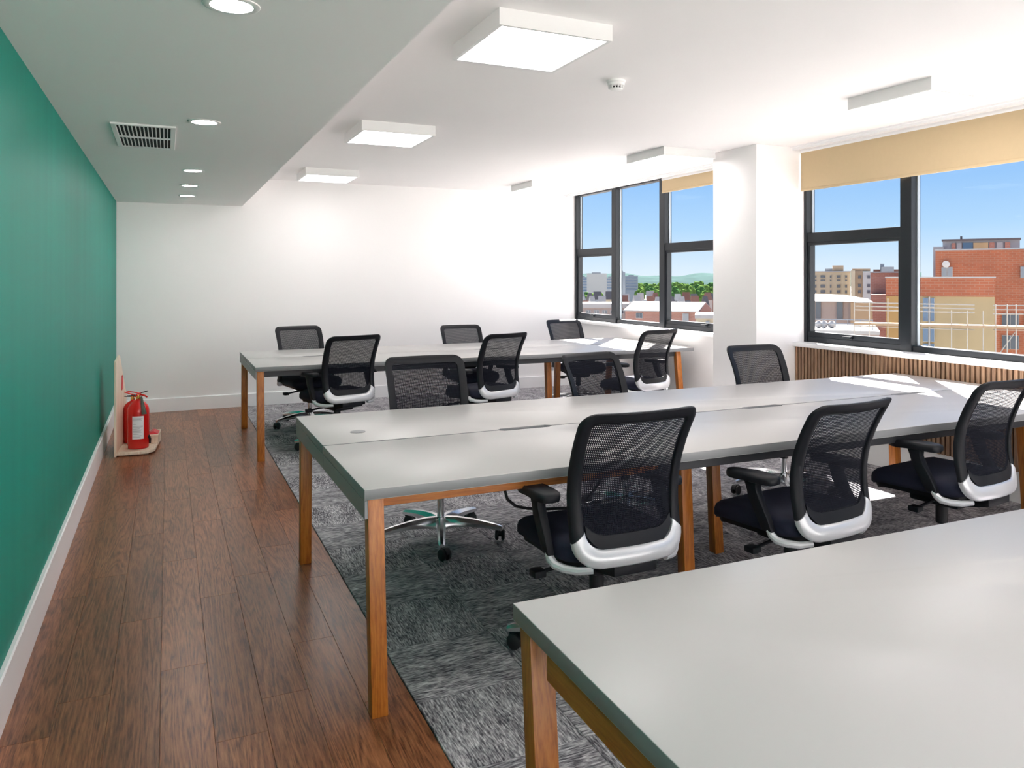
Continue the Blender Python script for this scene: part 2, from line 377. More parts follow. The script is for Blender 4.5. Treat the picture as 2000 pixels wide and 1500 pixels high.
window('window_1', FAR0, FAR1, [(FAR0, 7.34, 'split'), (7.34, 8.39, 'fixed'), (8.39, FAR1, 'split')], 'dark framed three-bay window beyond the column')
window('window_2', NEAR0, NEAR1, [(NEAR0, 3.05, 'split'), (3.05, 4.13, 'fixed'), (4.13, NEAR1, 'split')], 'dark framed window above the slatted panel')
window('window_3', BACK0, BACK1, [(BACK0, .2, 'fixed'), (.2, BACK1, 'split')], 'dark framed window behind the viewer')

w4 = bpy.data.objects.new('added_fill_window', None); col.objects.link(w4); struct(w4, 'dark framed unseen window added behind the viewer for fill daylight')  # added out of view to let more daylight in
for k in range(4):
    x = BX0 + .03 + (BX1 - BX0 - .06) * k / 3
    obj('mullion', MB().box(x - .03, x + .03, YB - .10, YB - .03, BZ0, BZ1), M['alu_dark'], w4)
    if k < 3: obj('pane', MB().box(x + .03, x + (BX1 - BX0 - .06) / 3 - .03, YB - .07, YB - .06, BZ0 + .05, BZ1 - .05), M['glass'], w4)
for z in (BZ0, BZ1 - .05): obj('frame_rail', MB().box(BX0, BX1, YB - .10, YB - .03, z, z + .05), M['alu_dark'], w4)

# slatted panel under the near window
sp = thing('slatted_wall_panel', 'brown vertical timber slat panel under the near window sill', 'wall panel', (XW, (NEAR0 + NEAR1) / 2, .205))
obj('backing_board', MB().box(-.010, -.001, -(NEAR1 - NEAR0) / 2, (NEAR1 - NEAR0) / 2, 0, ZSILL - .036 - .205), M['dark'], sp)
slat_me = mesh('slat', MB().box(-.034, -.010, -.0115, .0115, 0, ZSILL - .037 - .205), M['slat'], .0015, 1)
n_s = int((NEAR1 - NEAR0) / .0372)
for i in range(n_s):
    link('slat', slat_me, sp, (0, (NEAR1 - NEAR0) / 2 - .018 - i * .0372, 0))

# roller blinds
def blind(y0, y1, zb, label):
    t = thing('roller_blind', label, 'blind', (4.885, (y0 + y1) / 2, zb)); w = (y1 - y0) / 2; H = ZC - .012 - zb
    obj('fabric', MB().box(-.0015, .0015, -w, w, .012, H - .03), M['blind'], t)
    obj('bottom_bar', MB().box(-.006, .006, -w, w, 0, .022), M['blind'], t, .004)
    obj('roller_tube', MB().lathe([(.02, -w), (.02, w)], 16, (.012, 0, H - .022), 'y'), M['trim'], t, smooth=True)
    return t
blind(3.13, NEAR1 - .015, 2.17, 'wide tan roller blind pulled partway down the near window')
blind(2.0, 3.07, 2.17, 'tan roller blind on the window bay nearest the viewer')
blind(FAR0 + .05, 7.27, 2.362, 'short tan roller blind on the far window beside the column')

# ------------------------------------------------------------------ ceiling fittings
def panel_light(label):
    t = thing('ceiling_panel_light', label, 'ceiling light', group='square surface lights on the main ceiling')
    hx, hy, H, b = .27, .30, .072, .018
    mb = MB()
    for (x0, x1, y0, y1) in ((-hx, hx, -hy, -hy + b), (-hx, hx, hy - b, hy), (-hx, -hx + b, -hy + b, hy - b), (hx - b, hx, -hy + b, hy - b)): mb.box(x0, x1, y0, y1, -H, 0)
    obj('housing', mb, M['lampframe'], t)
    obj('diffuser', MB().box(-hx + b, hx - b, -hy + b, hy - b, -H + .004, -H + .012), M['panel'], t)
    return t
pl = panel_light('')
spots = [(1.505, 3.33, 'square white ceiling light nearest the viewer, beside the soffit'), (1.505, 5.90, 'middle square ceiling light of the row beside the soffit'), (1.52, 8.53, 'square ceiling light at the far wall beside the soffit'),
         (4.09, 3.33, 'square ceiling light in front of the tan roller blind'), (4.05, 5.90, 'square ceiling light just left of the white column'), (4.01, 8.50, 'square ceiling light in the far corner by the window'),
         (1.505, .75, 'square ceiling light above the viewer'), (4.09, .75, 'square ceiling light over the nearest desk bench')]
for i, (x, y, lb) in enumerate(spots):
    o = pl if i == 0 else copy_tree(pl); o.location = (x, y, ZC); o['label'] = lb
def down_light():
    t = thing('downlight', '', 'downlight', group='round recessed downlights in the soffit')
    obj('trim_ring', MB().loft([[(r * math.cos(a), r * math.sin(a), z) for a in [2 * math.pi * k / 32 for k in range(32)]] for r, z in ((.060, .0), (.060, -.004), (.072, -.006), (.080, -.003), (.081, 0))], True, False), M['lampframe'], t, smooth=True)
    obj('lens', MB().lathe([(.061, -.0005), (.061, -.0035)], 32), M['down'], t)
    return t
dl = down_light()
for i, (y, lb) in enumerate([(2.51, 'large round downlight at the top edge, nearest the viewer'), (4.44, 'round downlight beside the ceiling vent'), (6.47, 'third downlight from the viewer, beyond the ceiling vent'),
                             (7.51, 'fourth downlight from the viewer, second from the far wall'), (8.44, 'round downlight closest to the far wall'), (.55, 'round downlight above the viewer')]):
    o = dl if i == 0 else copy_tree(dl); o.location = (.17, y, ZS); o['label'] = lb
# vent grille
v = thing('ceiling_vent', 'white louvred air vent set in the soffit beside the green wall', 'vent', (-.115, 5.04, ZS))
hx, hy, b = .155, .40, .026
mb = MB()
for (x0, x1, y0, y1) in ((-hx, hx, -hy, -hy + b), (-hx, hx, hy - b, hy), (-hx, -hx + b, -hy + b, hy - b), (hx - b, hx, -hy + b, hy - b)): mb.box(x0, x1, y0, y1, -.010, 0)
obj('frame', mb, M['lampframe'], v, .002, 1)
obj('duct_opening', MB().box(-hx + b, hx - b, -hy + b, hy - b, -.002, -.0005), M['dark'], v)
fin = mesh('louvre', MB().hexa([(-.0025, -hy + b, -.009), (.0015, -hy + b, -.009), (.0015, hy - b, -.009), (-.0025, hy - b, -.009), (-.001, -hy + b, -.002), (.003, -hy + b, -.002), (.003, hy - b, -.002), (-.001, hy - b, -.002)]), M['lampframe'])
for i in range(13): link('louvre', fin, v, (-hx + b + (i + .75) * (2 * (hx - b)) / 13.5, 0, 0))
obj('crossbar', MB().box(-hx + b, hx - b, -.008, .008, -.011, -.003), M['lampframe'], v)
# smoke detector
sd = thing('smoke_detector', 'small round white smoke detector on the main ceiling', 'smoke detector', (2.29, 3.87, ZC))
obj('base', MB().lathe([(.053, 0), (.053, -.012), (.048, -.016), (.048, -.030), (.040, -.034)], 28), M['lampframe'], sd, smooth=True)
obj('cap', MB().lathe([(.036, -.046), (.034, -.052), (.024, -.056), (.0, -.057)], 28), M['lampframe'], sd, smooth=True)
obj('sensor_core', MB().lathe([(.030, -.030), (.030, -.047)], 20), M['dark'], sd)
rib = mesh('rib', MB().box(.032, .044, -.0025, .0025, -.047, -.030), M['lampframe'])
for k in range(14): link('rib', rib, sd, (0, 0, 0), (0, 0, 2 * math.pi * k / 14))

# ------------------------------------------------------------------ desks
def bench(label, xl, xr, yf, yb, slots, style, ang=0.0, grommets=(), mids=(), right_legs=(), pivot=None, h=.73):
    """double-sided bench: two long tops with a seam and cable slots, end apron, raked legs. Built around its back left corner"""
    t = thing('bench_desk', label, 'desk', (xl, yb, 0), ang, 'long double bench desks')
    L, D = xr - xl, yb - yf; mid = -D / 2 - .0
    th, g = .036, .0085
    def top(side):
        e = mid + g if side > 0 else mid - g
        pts = [(0, e)]
        for sx in slots:
            a, b2 = sx - xl - .135, sx - xl + .135; c = .021 * side
            pts += [(a, e), (a + .022, e + c), (b2 - .022, e + c), (b2, e)]
        pts += [(L, e)]
        if side > 0: pts = pts + [(L, 0), (0, 0)]
        else: pts = list(reversed(pts)) + [(0, -D), (L, -D)]
        return MB().prism(pts, h - th, h)
    for sd_ in (1, -1):
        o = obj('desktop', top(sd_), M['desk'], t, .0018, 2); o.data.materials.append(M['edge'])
        for p in o.data.polygons: p.material_index = 1 if abs(p.normal.z) < .3 else 0  # side faces take the darker grey that stands in for shade
    obj('cable_tray', MB().box(.05, L - .05, mid - .05, mid + .05, h - th - .012, h - th - .001), M['tray'], t)
    leg_top = h - th - .0005; lw = .054
    ap = .062
    x0 = .012 if style != 'wood' else .006
    def leg(xc, y_top, y_bot, name='leg'):
        p = []
        for z, y in ((0, y_bot), (leg_top, y_top)):
            p += [(xc, y - lw / 2, z), (xc + lw, y - lw / 2, z), (xc + lw, y + lw / 2, z), (xc, y + lw / 2, z)]
        o = obj(name, MB().hexa(p), M['oak'], t, .003, 2)
        return o
    rake = .062
    leg(x0, -D + .034, -D + .034 - rake); leg(x0, -.05, -.03 if style != 'wood' else -.125 + .0)
    for (xm, yt, ym) in mids: leg(xm - xl, yt - yb, ym - yb)
    for (xm, yt, ym) in right_legs: leg(xm - xl, yt - yb, ym - yb)
    if style != 'wood':
        for (a, b2) in ((-D + .002, mid - .001), (mid + .001, -.002)):
            obj('end_apron', MB().box(.0005, .0115, a, b2, h - th - ap, h - th - .002), M['edge'], t, .001, 1)
    else:
        obj('end_rail', MB().box(.006, .034, -D + .06, -.16, h - th - .058, h - th - .001), M['oaky'], t, .002, 1)
    if style == 'painted_wood':
        obj('front_rail', MB().box(x0 + lw, 1.75 - xl, -D + .03, -D + .055, h - th - .034, h - th - .001), M['oakx'], t, .002, 1)
        obj('front_rail', MB().box(1.75 - xl, L - .35, -D + .03, -D + .06, h - th - .040, h - th - .001), M['steel_dark'], t, .002, 1)
    else:
        obj('front_rail', MB().box(x0 + lw, L - .2, -D + .05, -D + .08, h - th - .05, h - th - .001), M['steel_dark'], t, .002, 1)
    obj('back_rail', MB().box(x0 + lw, L - .3, -.09, -.06, h - th - .04, h - th - .001), M['steel_dark'], t, .002, 1)
    for (gx, gy) in grommets:
        gp = obj('grommet', MB().lathe([(.034, h + .0003), (.034, h + .0018), (.028, h + .0025), (.0, h + .0025)], 28, (gx - xl, gy - yb, 0)), M['edge'], t, smooth=True)
    return t
bench('long grey bench desk with orange oak legs in the middle of the room', .582, 4.83, 2.60, 4.133, (1.50, 2.91, 4.04), 'painted_wood', 0,
      [(.775, 3.60)], [(2.0, 2.86, 2.82), (2.55, 3.38, 3.33)], [(4.45, 3.86, 3.83), (4.45, 2.95, 2.90)])
bench('long grey bench desk standing along the far white wall', .618, 4.80, 6.57, 8.07, (1.21, 2.84, 4.1), 'painted_steel', 0,
      [], [(3.30, 6.93, 6.88), (3.72, 7.55, 7.58)], [(4.60, 6.62, 6.53), (4.60, 7.95, 8.02)])
bench('nearest grey bench desk cut off by the lower right corner', .665, 4.72, -.15, 1.556, (1.6, 3.0, 4.2), 'wood', -.018)

# power cable hanging below the middle bench
tag(obj('power_cable', MB().tube([(1.15, 2.78, .693), (1.152, 2.78, .63), (1.165, 2.78, .585), (1.20, 2.78, .553), (1.25, 2.78, .538), (1.32, 2.78, .527), (1.42, 2.79, .515), (1.52, 2.80, .53), (1.58, 2.80, .60), (1.60, 2.80, .693)], .006, 8), M['black_soft'], smooth=True),
    'black power cable looping under the front edge of the middle desk', 'cable')

# ------------------------------------------------------------------ task chair (faces local +y, stands on its gas column)
Z0, Z1 = .42, .965
def back_y(z):
    P = [(.40, .035), (.45, .030), (.52, .016), (.60, .002), (.66, 0), (.74, .012), (.82, .042), (.89, .078), (.935, .106), (.97, .132)]
    for (a, b), (c, d) in zip(P, P[1:]):
        if z <= c:
            k = max(0, (z - a) / (c - a)); return -.225 - (b + (d - b) * k)
    return -.225 - P[-1][1]
def on_back(x, z, off=0.0):
    return (x, back_y(z) + .040 * (x / .23) ** 2 - .01 + off, z)
def rrect(hwt, hwb, z0, z1, rt, rb, k=6, m=10, nb=10):
    """rounded outline from bottom centre counter-clockwise (seen from the front); returns points and the two indices where the lower corners end"""
    pts = []
    for i in range(nb): pts.append(((hwb - rb) * i / nb, z0))
    for i in range(k + 1):
        a = -math.pi / 2 + (math.pi / 2) * i / k; pts.append((hwb - rb + rb * math.cos(a), z0 + rb + rb * math.sin(a)))
    i1 = len(pts) - 1
    for i in range(1, m): 
        q = i / m; pts.append((hwb + (hwt - hwb) * q, z0 + rb + (z1 - rt - z0 - rb) * q))
    for i in range(k + 1):
        a = (math.pi / 2) * i / k; pts.append((hwt - rt + rt * math.cos(a), z1 - rt + rt * math.sin(a)))
    for i in range(1, nb): pts.append(((hwt - rt) * (1 - i / nb), z1))
    half = pts[1:]                      # skip the bottom centre
    full = pts + [(0, z1)] + [(-x, z) for x, z in reversed(half)]
    return full, i1
outer, i1 = rrect(.236, .226, Z0, Z1, .05, .085)
inner, _ = rrect(.196, .182, Z0 + .062, Z1 - .040, .022, .060)
def ring_part(idx, closed, t_front=.011, t_back=-.013):
    rings = []
    for i in idx:
        (xo, zo), (xi, zi) = outer[i], inner[i]
        xm, zm = xo * .5 + xi * .5, zo * .5 + zi * .5
        xe, ze = xo * .9 + xi * .1, zo * .9 + zi * .1
        xf, zf = xo * .12 + xi * .88, zo * .12 + zi * .88
        rings.append([on_back(xo, zo, t_front - .004), on_back(xo, zo, t_back + .006), on_back(xe, ze, t_back), on_back(xm, zm, t_back - .003), on_back(xf, zf, t_back), on_back(xi, zi, t_back + .006),
                      on_back(xi, zi, t_front - .003), on_back(xm, zm, t_front)])
    mb = MB()
    if closed: rings.append(rings[0]); return mb.loft(rings, True, False)
    return mb.loft(rings, True, True)
def make_chair():
    t = thing('task_chair', '', 'chair', group='black mesh task chairs at the bench desks')
    N = len(outer); up = list(range(i1, N - i1 + 1)); lo = list(range(N - i1, N)) + list(range(0, i1 + 1))
    obj('back_frame', ring_part(up, False), M['black'], t, smooth=True, angle=50)
    obj('back_trim', ring_part(lo, False, .009, -.017), M['silver'], t, smooth=True, angle=50)
    # dark lip inside the lower trim
    lip = []
    for i in range(17):
        x = -.176 + .352 * i / 16; e = .050 * max(0, (abs(x) - .11) / .066) ** 2
        zb, zt = Z0 + .062 + e - .004, Z0 + .105 + e * .75
        lip.append([on_back(x, zb, .009), on_back(x, zb, -.010), on_back(x, zt, -.004), on_back(x, zt, .009)])
    obj('back_lip', MB().loft(lip), M['black'], t, smooth=True)
    # net: crossing yarns
    net = MB(); hw, za, zb = .192, Z0 + .085, Z1 - .034; p, w = .0066, .0039
    n = int(2 * hw / p)
    for i in range(n + 1):
        x = -hw + i * p; L_ = []
        for k in range(17):
            z = za + (zb - za) * k / 16; L_.append([on_back(x - w / 2, z, .0005), on_back(x + w / 2, z, .0005)])
        net.loft(L_, False, False)
    n = int((zb - za) / p)
    for i in range(n + 1):
        z = za + i * p; L_ = []
        for k in range(9):
            x = -hw + 2 * hw * k / 8; L_.append([on_back(x, z - w / 2, -.0005), on_back(x, z + w / 2, -.0005)])
        net.loft(L_, False, False)
    obj('back_net', net, M['net'], t)
    # seat cushion with a waterfall front
    def plan(inset, n=8):
        pts = []; hx0, y0, y1, r = .245 - inset, -.215 + inset, .255 - inset, max(.02, .085 - inset)
        for cx_, cy_, a0 in ((hx0 - r, y0 + r, -90), (hx0 - r, y1 - r, 0), (-hx0 + r, y1 - r, 90), (-hx0 + r, y0 + r, 180)):
            for k in range(n + 1):
                a = R(a0 + 90 * k / n); pts.append((cx_ + r * math.cos(a), cy_ + r * math.sin(a)))
        return pts
    def drop(y): return -.035 * max(0, (y - .12) / .135) ** 2
    rings = [[(x, y, z + drop(y)) for x, y in plan(i)] for i, z in ((.035, .425), (.010, .430), (0, .445), (0, .470), (.008, .487), (.03, .498), (.08, .503), (.15, .500))]
    obj('seat', MB().loft(rings), M['navy'], t, smooth=True, angle=60)
    rings = [[(x, y, z + drop(y)) for x, y in plan(i)] for i, z in ((.075, .395), (.03, .405), (.022, .427))]
    obj('seat_shell', MB().loft(rings), M['black'], t, smooth=True)
    mech = MB(); mech.box(-.085, .085, -.13, .12, .335, .396)
    obj('tilt_mechanism', mech, M['black'], t, .015, 2)
    bs = MB(); bs.hexa([(-.09, -.275, .385), (.09, -.275, .385), (.075, -.10, .345), (-.075, -.10, .345), (-.09, -.275, .425), (.09, -.275, .425), (.075, -.10, .392), (-.075, -.10, .392)])
    obj('back_support', bs, M['black'], t, .008, 2)
    for s in (-1, 1):
        lv = MB(); lv.tube([(s * .08, .02 + .05 * s, .372), (s * .17, .02 + .05 * s, .362), (s * .245, .02 + .05 * s, .352)], .0075, 8)
        lo_ = obj('lever', lv, M['black'], t, smooth=True)
        pd = MB().box(s * .262 - .024, s * .262 + .024, .02 + .05 * s - .026, .02 + .05 * s + .026, .338, .364)
        obj('paddle', pd, M['black'], lo_, .006, 2)
    # arms
    for s in (-1, 1):
        prof = [(-.155, .0), (-.150, .026), (-.13, .040), (-.09, .046), (-.02, .045), (.05, .041), (.085, .032), (.10, .014), (.102, 0)]
        ring = [(w_, y) for y, w_ in prof] + [(-w_, y) for y, w_ in reversed(prof[1:-1])]
        rings = []
        for inset, z in ((.80, .630), (.95, .633), (1.0, .642), (1.0, .652), (.95, .660), (.80, .664)):
            rings.append([(s * .262 + x * inset, -.025 + (y + .025) * (1 - (1 - inset) * .45), z - .006 * (y > .04)) for x, y in ring])
        obj('arm_pad', MB().loft(rings), M['black'], t, smooth=True, angle=50)
        x = s * .262
        post = MB()
        def st(y, z, hw_, hd): return [(x - hw_, y - hd, z), (x + hw_, y - hd, z), (x + hw_, y + hd, z), (x - hw_, y + hd, z)]
        post.loft([st(-.03, .632, .020, .034), st(-.035, .60, .018, .026), st(-.05, .56, .017, .030), st(-.085, .50, .015, .030), st(-.115, .445, .014, .026)])
        obj('arm_post', post, M['black'], t, .005, 2)
        br = []
        for (bx, by, bz, w_, h_) in ((.262, -.115, .450, .026, .016), (.262, -.135, .425, .026, .018), (.250, -.165, .408, .024, .016), (.215, -.205, .402, .022, .012), (.165, -.240, .405, .02, .011)):
            dx, dy = (0, 1) if bx > .255 else (.6 * s, .8)
            nx_, ny_ = (1, 0) if bx > .255 else (.8, -.6 * s)
            cx_ = s * bx
            if bx > .255: br.append([(cx_ - .013, by - w_, bz), (cx_ + .013, by - w_, bz), (cx_ + .013, by + w_, bz), (cx_ - .013, by + w_, bz)])
            else: br.append([(cx_ + s * .004, by - .022, bz - h_), (cx_ + s * .012, by - .010, bz + h_), (cx_ - s * .004, by + .022, bz + h_), (cx_ - s * .012, by + .010, bz - h_)])
        bm_ = MB(); bm_.tube([(s * .262, -.118, .452), (s * .262, -.130, .432), (s * .254, -.148, .416), (s * .232, -.178, .408), (s * .200, -.212, .406), (s * .150, -.235, .408)], [.015, .016, .016, .015, .014, .012], 10)
        obj('arm_bracket', bm_, M['silver'], t, smooth=True)
    # column and star base
    obj('column_shroud', MB().lathe([(.026, .235), (.028, .24), (.028, .338)], 20), M['black_soft'], t, smooth=True)
    obj('gas_column', MB().lathe([(.020, .09), (.020, .25)], 20), M['chrome'], t, smooth=True)
    obj('base_hub', MB().lathe([(.030, .060), (.040, .070), (.043, .095), (.040, .118), (.028, .128), (.022, .128)], 24), M['chrome'], t, smooth=True)
    rings = []
    for r_, zc_, hh, hw_ in ((.026, .094, .032, .028), (.09, .101, .026, .026), (.17, .100, .020, .023), (.25, .092, .016, .020), (.325, .080, .013, .017), (.345, .075, .010, .014)):
        rings.append([(r_, -hw_, zc_ - hh), (r_, hw_, zc_ - hh), (r_, hw_ * 1.0, zc_ + hh * .1), (r_, hw_ * .45, zc_ + hh), (r_, -hw_ * .45, zc_ + hh), (r_, -hw_, zc_ + hh * .1)])
    leg_me = mesh('base_leg', MB().loft(rings), M['chrome'], 0, smooth=True, angle=32)
    cm = MB()
    for s in (-1, 1):
        cm.lathe([(.006, s * .008), (.024, s * .008), (.0295, s * .011), (.0295, s * .022), (.022, s * .0265), (.006, s * .0265)], 20, (.022, 0, .0305), 'y')
    cm.lathe([(.010, -.0085), (.010, .0085)], 12, (.022, 0, .0305), 'y')
    hood = []
    for k in range(7):
        a = R(10 + 150 * k / 6); hood.append([(.022 + .033 * math.cos(a), -.008, .0305 + .033 * math.sin(a)), (.022 + .033 * math.cos(a), .008, .0305 + .033 * math.sin(a)), (.022 + .022 * math.cos(a), .008, .0305 + .022 * math.sin(a)), (.022 + .022 * math.cos(a), -.008, .0305 + .022 * math.sin(a))])
    cm.loft(hood); cm.lathe([(.007, .052), (.007, .072)], 10)
    caster_me = mesh('caster', cm, M['black_soft'], 0, smooth=True, angle=40)
    for k in range(5):
        g = link('base_leg', leg_me, t, (0, 0, 0), (0, 0, R(72 * k)))
        link('caster', caster_me, g, (.330, 0, 0.0025), (0, 0, R(37 + 61 * k)))
    return t
BASE = {'gas_column', 'base_hub', 'base_leg'}
proto = make_chair()
#      x      y      facing(deg)  raise   star angle  label
chairs = [
    (1.467, 2.625,   1, .008,   2, 'black mesh task chair in front of the middle desk, closest to the viewer'),
    (2.385, 2.580,   7, -.020,  45, 'black mesh task chair in front of the middle desk, second from the left'),
    (3.375, 2.620,   7, .008,  10, 'black mesh task chair cut off by the right edge of the picture'),
    (1.345, 4.150, 180, .005, 253, 'black mesh chair behind the left part of the middle desk, chrome base in view'),
    (2.465, 4.060, 195, -.012, 30, 'black mesh chair at the centre of the back side of the middle desk'),
    (3.715, 4.080, 180, -.012, 165, 'black mesh chair behind the middle desk, in front of the white column'),
    (1.270, 6.690,  16, .005,  15, 'leftmost mesh chair with silver trim on the near side of the far desk'),
    (2.445, 6.385,  20, .005,  50, 'middle mesh chair with silver trim on the near side of the far desk'),
    (3.885, 6.230,  16, .005,  35, 'rightmost mesh chair on the near side of the far desk, below the window'),
    (1.250, 7.960, 193, -.02,  200, 'leftmost chair against the far wall behind the far desk'),
    (2.905, 7.930, 182, -.05,  100, 'middle chair against the far wall behind the far desk'),
    (4.195, 7.930, 187, -.02,  60, 'chair behind the far desk in the corner by the far window'),
]
for i, (x, y, a, dz, st_, lb) in enumerate(chairs):
    o = proto if i == 0 else copy_tree(proto)
    o.location = (x, y, .002); o.rotation_euler = (0, 0, R(a)); o['label'] = lb
    k = 0
    for ch in o.children:
        nm = ch.name.split('.')[0]
        if nm == 'base_leg': ch.rotation_euler = (0, 0, R(st_ - a + 72 * k)); k += 1
        elif nm not in BASE: ch.location.z = dz

# ------------------------------------------------------------------ fire point by the green wall
RZ = R(-4.5)
st = thing('extinguisher_stand', 'pale plywood fire extinguisher stand leaning by the green wall', 'stand', (-.385, 7.17, 0), RZ)
bb = [(0, 0), (.60, 0), (.60, .42), (.20, .80), (0, .765)]        # (y, z) outline of the back board
mb = MB(); n = len(bb)
mb.add([(0, y, z) for y, z in bb] + [(.016, y, z) for y, z in bb], [tuple(range(n - 1, -1, -1)), tuple(range(n, 2 * n))] + [(i, (i + 1) % n, n + (i + 1) % n, n + i) for i in range(n)])
obj('back_board', mb, M['ply'], st, .002, 1)
arc = [(.016, 0)] + [(.176 + .11 * math.sin(R(90 * k / 8)), .11 - .11 * math.cos(R(90 * k / 8))) for k in range(9)] + [(.286, .58), (.016, .58)]
obj('base_shelf', MB().prism(arc, .012, .034), M['ply'], st, .002, 1)
obj('raised_shelf', MB().box(.195, .290, .30, .58, .0345, .105), M['ply'], st, .003, 1)
for y in (.05, .53): obj('foot', MB().box(.03, .24, y, y + .03, 0, .0115), M['ply'], st)
obj('sign', MB().add([(.018, .27, .50), (.018, .36, .50), (.018, .33, .62), (.018, .29, .62), (.022, .27, .50), (.022, .36, .50), (.022, .33, .62), (.022, .29, .62)], [(3, 2, 1, 0), (4, 5, 6, 7), (0, 1, 5, 4), (1, 2, 6, 5), (2, 3, 7, 6), (3, 0, 4, 7)]), M['redsign'], st)
fold = MB().hexa([(.20, .34, .1055), (.285, .34, .1055), (.285, .50, .1055), (.20, .50, .1055), (.235, .36, .128), (.25, .36, .128), (.25, .48, .128), (.235, .48, .128)])
tag(obj('instruction_card', fold, M['redsign'], None, loc=(-.385, 7.17, 0), rot=(0, 0, RZ)), 'folded red card on the raised shelf of the extinguisher stand', 'sign')
def extinguisher(label, loc, rz, horn):
    e = thing('fire_extinguisher', label, 'fire extinguisher', loc, rz)
    r = .082
    obj('cylinder', MB().lathe([(.060, 0), (.076, .004), (.079, .012), (.079, .028), (r, .032), (r, .30), (r * .97, .325), (r * .84, .352), (r * .6, .374), (.026, .388), (.020, .392), (.020, .402)], 36), M['red'], e, smooth=True, angle=50)
    obj('neck', MB().lathe([(.017, .400), (.019, .404), (.019, .416), (.015, .418), (.015, .436)], 18), M['brass'], e, smooth=True)
    vb = MB().box(-.016, .016, -.014, .014, .426, .446)
    obj('valve', vb, M['red'], e, .004)
    hb = MB().hexa([(-.088, -.009, .470), (.02, -.010, .440), (.02, .010, .440), (-.088, .009, .470), (-.088, -.009, .477), (.02, -.010, .450), (.02, .010, .450), (-.088, .009, .477)])
    h1 = obj('squeeze_lever', hb, M['red'], e, .002, 1)
    obj('carry_handle', MB().hexa([(-.082, -.008, .428), (.0, -.010, .426), (.0, .010, .426), (-.082, .008, .428), (-.082, -.008, .436), (.0, -.010, .434), (.0, .010, .434), (-.082, .008, .436)]), M['black_soft'], e, .002, 1)
    obj('gauge_pin', MB().tube([(.012, 0, .447), (.03, 0, .452), (.072, 0, .462)], .004, 8), M['black_soft'], e, smooth=True)
    obj('outlet', MB().tube([(.012, 0, .436), (.04, -.01, .430), (.065, -.02, .414)], .007, 8), M['red'], e, smooth=True)
    if horn:
        obj('hose', MB().hexa([(.012, -.100, .285), (.055, -.095, .285), (.050, -.082, .285), (.016, -.084, .285), (.010, -.045, .425), (.026, -.042, .425), (.024, -.030, .425), (.012, -.032, .425)]), M['hose'], e, .004, 2)
        lab = MB(); pts = []
        for k in range(13):
            a = R(-128 + 60 * k / 12); pts.append([(math.cos(a) * (r + .0012), math.sin(a) * (r + .0012), .085), (math.cos(a) * (r + .0012), math.sin(a) * (r + .0012), .270)])
        lab.loft(pts, False, False); lo_ = obj('label', lab, M['paper'], e, smooth=True)
        lines = MB()
        for z, w in ((.252, 26), (.244, 22), (.236, 24), (.206, 10), (.190, 26), (.182, 26), (.168, 18), (.158, 24), (.150, 21), (.140, 25), (.126, 16), (.112, 23), (.102, 20)):
            seg = []
            for k in range(7):
                a = R(-126 + 2 * w * k / 6); seg.append([(math.cos(a) * (r + .002), math.sin(a) * (r + .002), z - .0012), (math.cos(a) * (r + .002), math.sin(a) * (r + .002), z + .0012)])
            lines.loft(seg, False, False)
        obj('print', lines, M['ink'], lo_)
        obj('hose_tail', MB().tube([(.070, -.048, .10), (.082, -.030, .07), (.080, -.028, .035)], .011, 8), M['black_soft'], e, smooth=True)
    return e
extinguisher('front red fire extinguisher with white label on the stand', (-.218, 7.32, .0345), R(8), True)
rear = extinguisher('rear red fire extinguisher half hidden behind the front one', (-.268, 7.60, .0345), R(-25), False); rear.scale = (.88, .88, .90)

# ------------------------------------------------------------------ the town outside
G = -20.0
B = {}
B['ground'] = plain('town_ground', (.30, .30, .285), .95, spec=.1, var=.3, scale=.03)
B['brick'] = brick_mat('red_brick', (.26, .082, .040), (.23, .068, .033), (.24, .12, .08))
B['brick_pink'] = brick_mat('pink_brick', (.28, .14, .11), (.25, .12, .095), (.28, .18, .15))
B['tan'] = plain('ochre_render', (.30, .235, .135), .9, var=.25, scale=.35)
B['ochre'] = plain('ochre_panel', (.28, .17, .065), .9, var=.2, scale=.5)
B['cream'] = plain('cream_render', (.36, .31, .225), .9, var=.06, scale=.2)
B['sand'] = plain('sand_render', (.30, .225, .15), .9, var=.08, scale=.2)
B['mauve'] = plain('mauve_cladding', (.25, .205, .19), .9, var=.05, scale=.2)
B['white'] = plain('pale_roof', (.30, .295, .29), .8, var=.05, scale=.1)
B['grey'] = plain('grey_concrete', (.24, .255, .27), .9, var=.08, scale=.1)
B['greyblue'] = plain('grey_blue_cladding', (.17, .195, .225), .8, var=.1, scale=.2)
B['win'] = plain('far_window_glass', (.035, .05, .07), .15, var=.3, scale=.3)
B['winblue'] = plain('blue_window_glass', (.05, .10, .17), .12, var=.3, scale=.3)
B['frame'] = plain('white_window_frame', (.38, .385, .39), .6)
B['roof_d'] = plain('dark_slate_roof', (.08, .075, .08), .8, var=.2, scale=.3)
B['roof_r'] = plain('red_tile_roof', (.16, .075, .055), .85, var=.2, scale=.4)
B['scaf'] = plain('galvanised_tube', (.30, .28, .25), .5, .3)
B['board'] = plain('scaffold_board', (.26, .18, .11), .8, var=.2, scale=1.0)
B['leaf1'] = plain('light_green_foliage', (.075, .13, .032), .9, spec=0, var=.5, scale=.5)
B['leaf2'] = plain('deep_green_foliage', (.04, .09, .028), .9, spec=0, var=.5, scale=.5)
B['trunk'] = plain('bark', (.10, .07, .05), .9)
B['hill'] = plain('wooded_ridge', (.040, .065, .062), .95, spec=0, var=.4, scale=.02)
